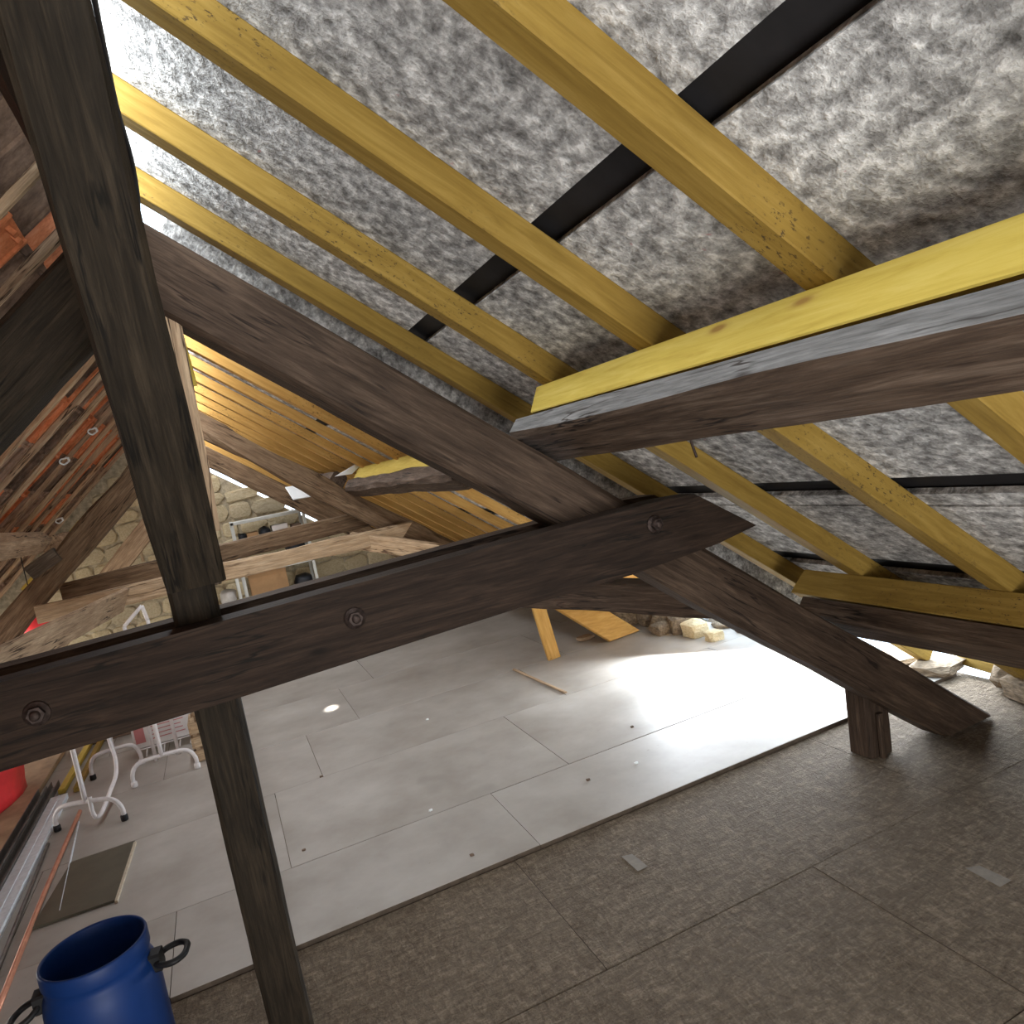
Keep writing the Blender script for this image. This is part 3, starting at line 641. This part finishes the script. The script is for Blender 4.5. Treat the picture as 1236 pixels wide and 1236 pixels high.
# ---- props beyond the tie beam
beam('prop', flo(669, 795)+Vector((0, 0, .0)), at(637, 690, 5.05), .10, .035, M['amber'], 'split pale prop board standing on the floor beyond the tie beam', 'board', (0, -1, .2), ch=.004, wob=.006)
e1, e2 = flo(735, 775), flo(770, 762); u1 = at(640, 718, 5.12); dirv = (u1-e1)
V0 = [e1, e2, e2+dirv, e1+dirv]
nrm = (e2-e1).cross(dirv).normalized()
if nrm.z < 0: nrm = -nrm
prism('leaning_board', [v+nrm*.002 for v in V0], nrm*.025, M['amber'])
tag(bpy.data.objects['leaning_board'], 'wide amber board leaning from the floor against the prop', 'board')
beam('stick', flo(620, 808, .006), flo(683, 836, .006), .02, .012, M['lath'], 'long splinter of wood on the pale floor', 'stick', ch=.003)
tag(mesh_obj('straw', *rock_data(.07, .05, .018, 4, 2), M['lath'], None, Matrix.Translation(flo(706, 772)+Vector((0, 0, .014)))), 'small tuft of dry debris behind the prop board', 'debris')
# rafter foot and block at right eave
beam('offcut', flo(1165, 800)+Vector((0, 0, .045)), flo(1232, 832)+Vector((.1, 0, .045)), .09, .08, M['yellow'], 'yellow rafter offcut on the rubble at the right edge', 'offcut', ch=.003)
# paper scraps
def scrap(pts, label):
    P = [flo(*p, -.0165) for p in pts]
    tag(prism('paper_scrap', P, (0, 0, .0015), M['paper']), label, 'paper')
scrap([(1165, 1048), (1182, 1045), (1221, 1063), (1207, 1071)], 'grey paper scrap stuck on the rough board at far right')
scrap([(750, 1034), (763, 1031), (782, 1046), (770, 1052)], 'faint grey paper scrap on the rough board at centre')
# pebbles and chips on the pale floor
for i, (px, py, lab) in enumerate([(516, 869, 'small white pebble in the middle of the pale floor'), (763, 878, 'dark chip near the seam of the pale floor'), (768, 922, 'white crumb near the edge of the pale floor'), (388, 938, 'dark chip at a panel corner by the post'),
                                   (367, 1027, 'dark splinter on the pale floor right of the post'), (570, 1033, 'brown crumb near the front edge of the pale floor'), (520, 979, 'pale crumb at the panel seam'), (710, 942, 'dark crumb beside the grey stain')]):
    V, F = rock_data(.010, .007, .005, i, 1)
    tag(mesh_obj('chip', V, F, M['sheetwhite'] if i in (0, 2, 6) else M['darkbox'], None, Matrix.Translation(flo(px, py)+Vector((0, 0, .0045)))), lab, 'debris', 'crumbs on the pale floor')
# ---- shelving at the gable
def shelving(x0, x1, y0, y1, ztop, levels, label):
    t = thing('shelving_unit', ((x0+x1)/2, (y0+y1)/2, 0), label, 'shelf')
    for x in (x0, x1):
        for y in (y0, y1): box('post', (x, y, ztop/2), (.03, .03, ztop), M['shelfmetal'], t, bev=.002)
    for z in levels: box('shelf', ((x0+x1)/2, (y0+y1)/2, z), (x1-x0+.03, y1-y0+.03, .03), M['shelfmetal'], t, bev=.002)
    return t
shelving(.17, .93, 8.55, 8.95, 1.36, (.12, .45, .78, 1.06, 1.34), 'pale metal shelving unit against the stone gable under its far rafter')
shelving(-.55, .10, 8.5, 8.9, .80, (.12, .45, .78), 'lower pale metal shelving unit hidden behind the near post')
def cube_thing(c, size, m, label, cat='box', name='box'):
    t = thing(name, (c[0], c[1], c[2]-size[2]/2), label, cat)
    box('carton', c, size, m, t, bev=.006); box('flap', (c[0], c[1]-size[1]/2-.003, c[2]+size[2]/2-.025), (size[0]*.9, .006, .05), m, t, bev=.001)
    return t
cube_thing((.42, 8.72, .62), (.40, .3, .30), M['card'], 'brown cardboard box on the middle shelf of the tall unit')
cube_thing((.66, 8.74, 1.155), (.17, .26, .16), M['whitebox'], 'white box on the top shelf of the tall unit')
cube_thing((.36, 8.74, 1.14), (.12, .22, .13), M['card'], 'small tan box between dark bags on the top shelf')
cube_thing((.84, 8.74, 1.14), (.10, .22, .13), M['darkbox'], 'small brown box at the right end of the top shelf')
def bag(c, s, m, label, seed):
    V, F = rock_data(*s, seed, 2); tag(mesh_obj('bag', V, F, m, None, Matrix.Translation(c), True), label, 'bag')
bag((.255, 8.72, 1.145), (.045, .12, .07), M['bag'], 'black bag at the left end of the top shelf', 3)
bag((.50, 8.74, 1.155), (.065, .13, .08), M['bag'], 'wide black bag in the middle of the top shelf', 5)
bag((.78, 8.72, .90), (.11, .14, .11), M['bag'], 'black sack on the shelf right of the brown box', 7)
bag((.80, 8.72, .54), (.10, .14, .08), M['bag'], 'dark bag low on the tall shelving unit', 9)
bag((-.02, 8.68, .55), (.085, .14, .09), M['polybag'], 'milky plastic bag on the lower shelving unit', 11)
# things above the tie beam at left
t = thing('bracket', tuple(flo(172, 922)+Vector((0, .3, 0))), 'white folded tube bracket sticking up behind the tie beam at left', 'bracket')
pA, pB, pC = at(150, 756, 5.4), at(171, 731, 5.4), at(178, 748, 5.4)
tube('arm', [pA, (pA+pB)/2, pB], .012, M['tube'], t, res=2)
tube('arm', [pB, (pC+pB)/2, pC], .012, M['tube'], t, res=2)
tube('leg', [pC, Vector((pC.x, pC.y, pC.z*.5)), Vector((pC.x, pC.y, 0.0))], .012, M['tube'], t, res=2)
tube('leg', [pA, Vector((pA.x, pA.y, pA.z*.5)), Vector((pA.x, pA.y, 0.0))], .012, M['tube'], t, res=2)
# sun through a gap at the ridge
tgt = flo(400, 855); gap = Vector((-.02, 2.75, 2.66))
dr = (gap-tgt).normalized()
spo.location = gap+dr*.25
spo.rotation_euler = (tgt-spo.location).to_track_quat('-Z', 'Y').to_euler()
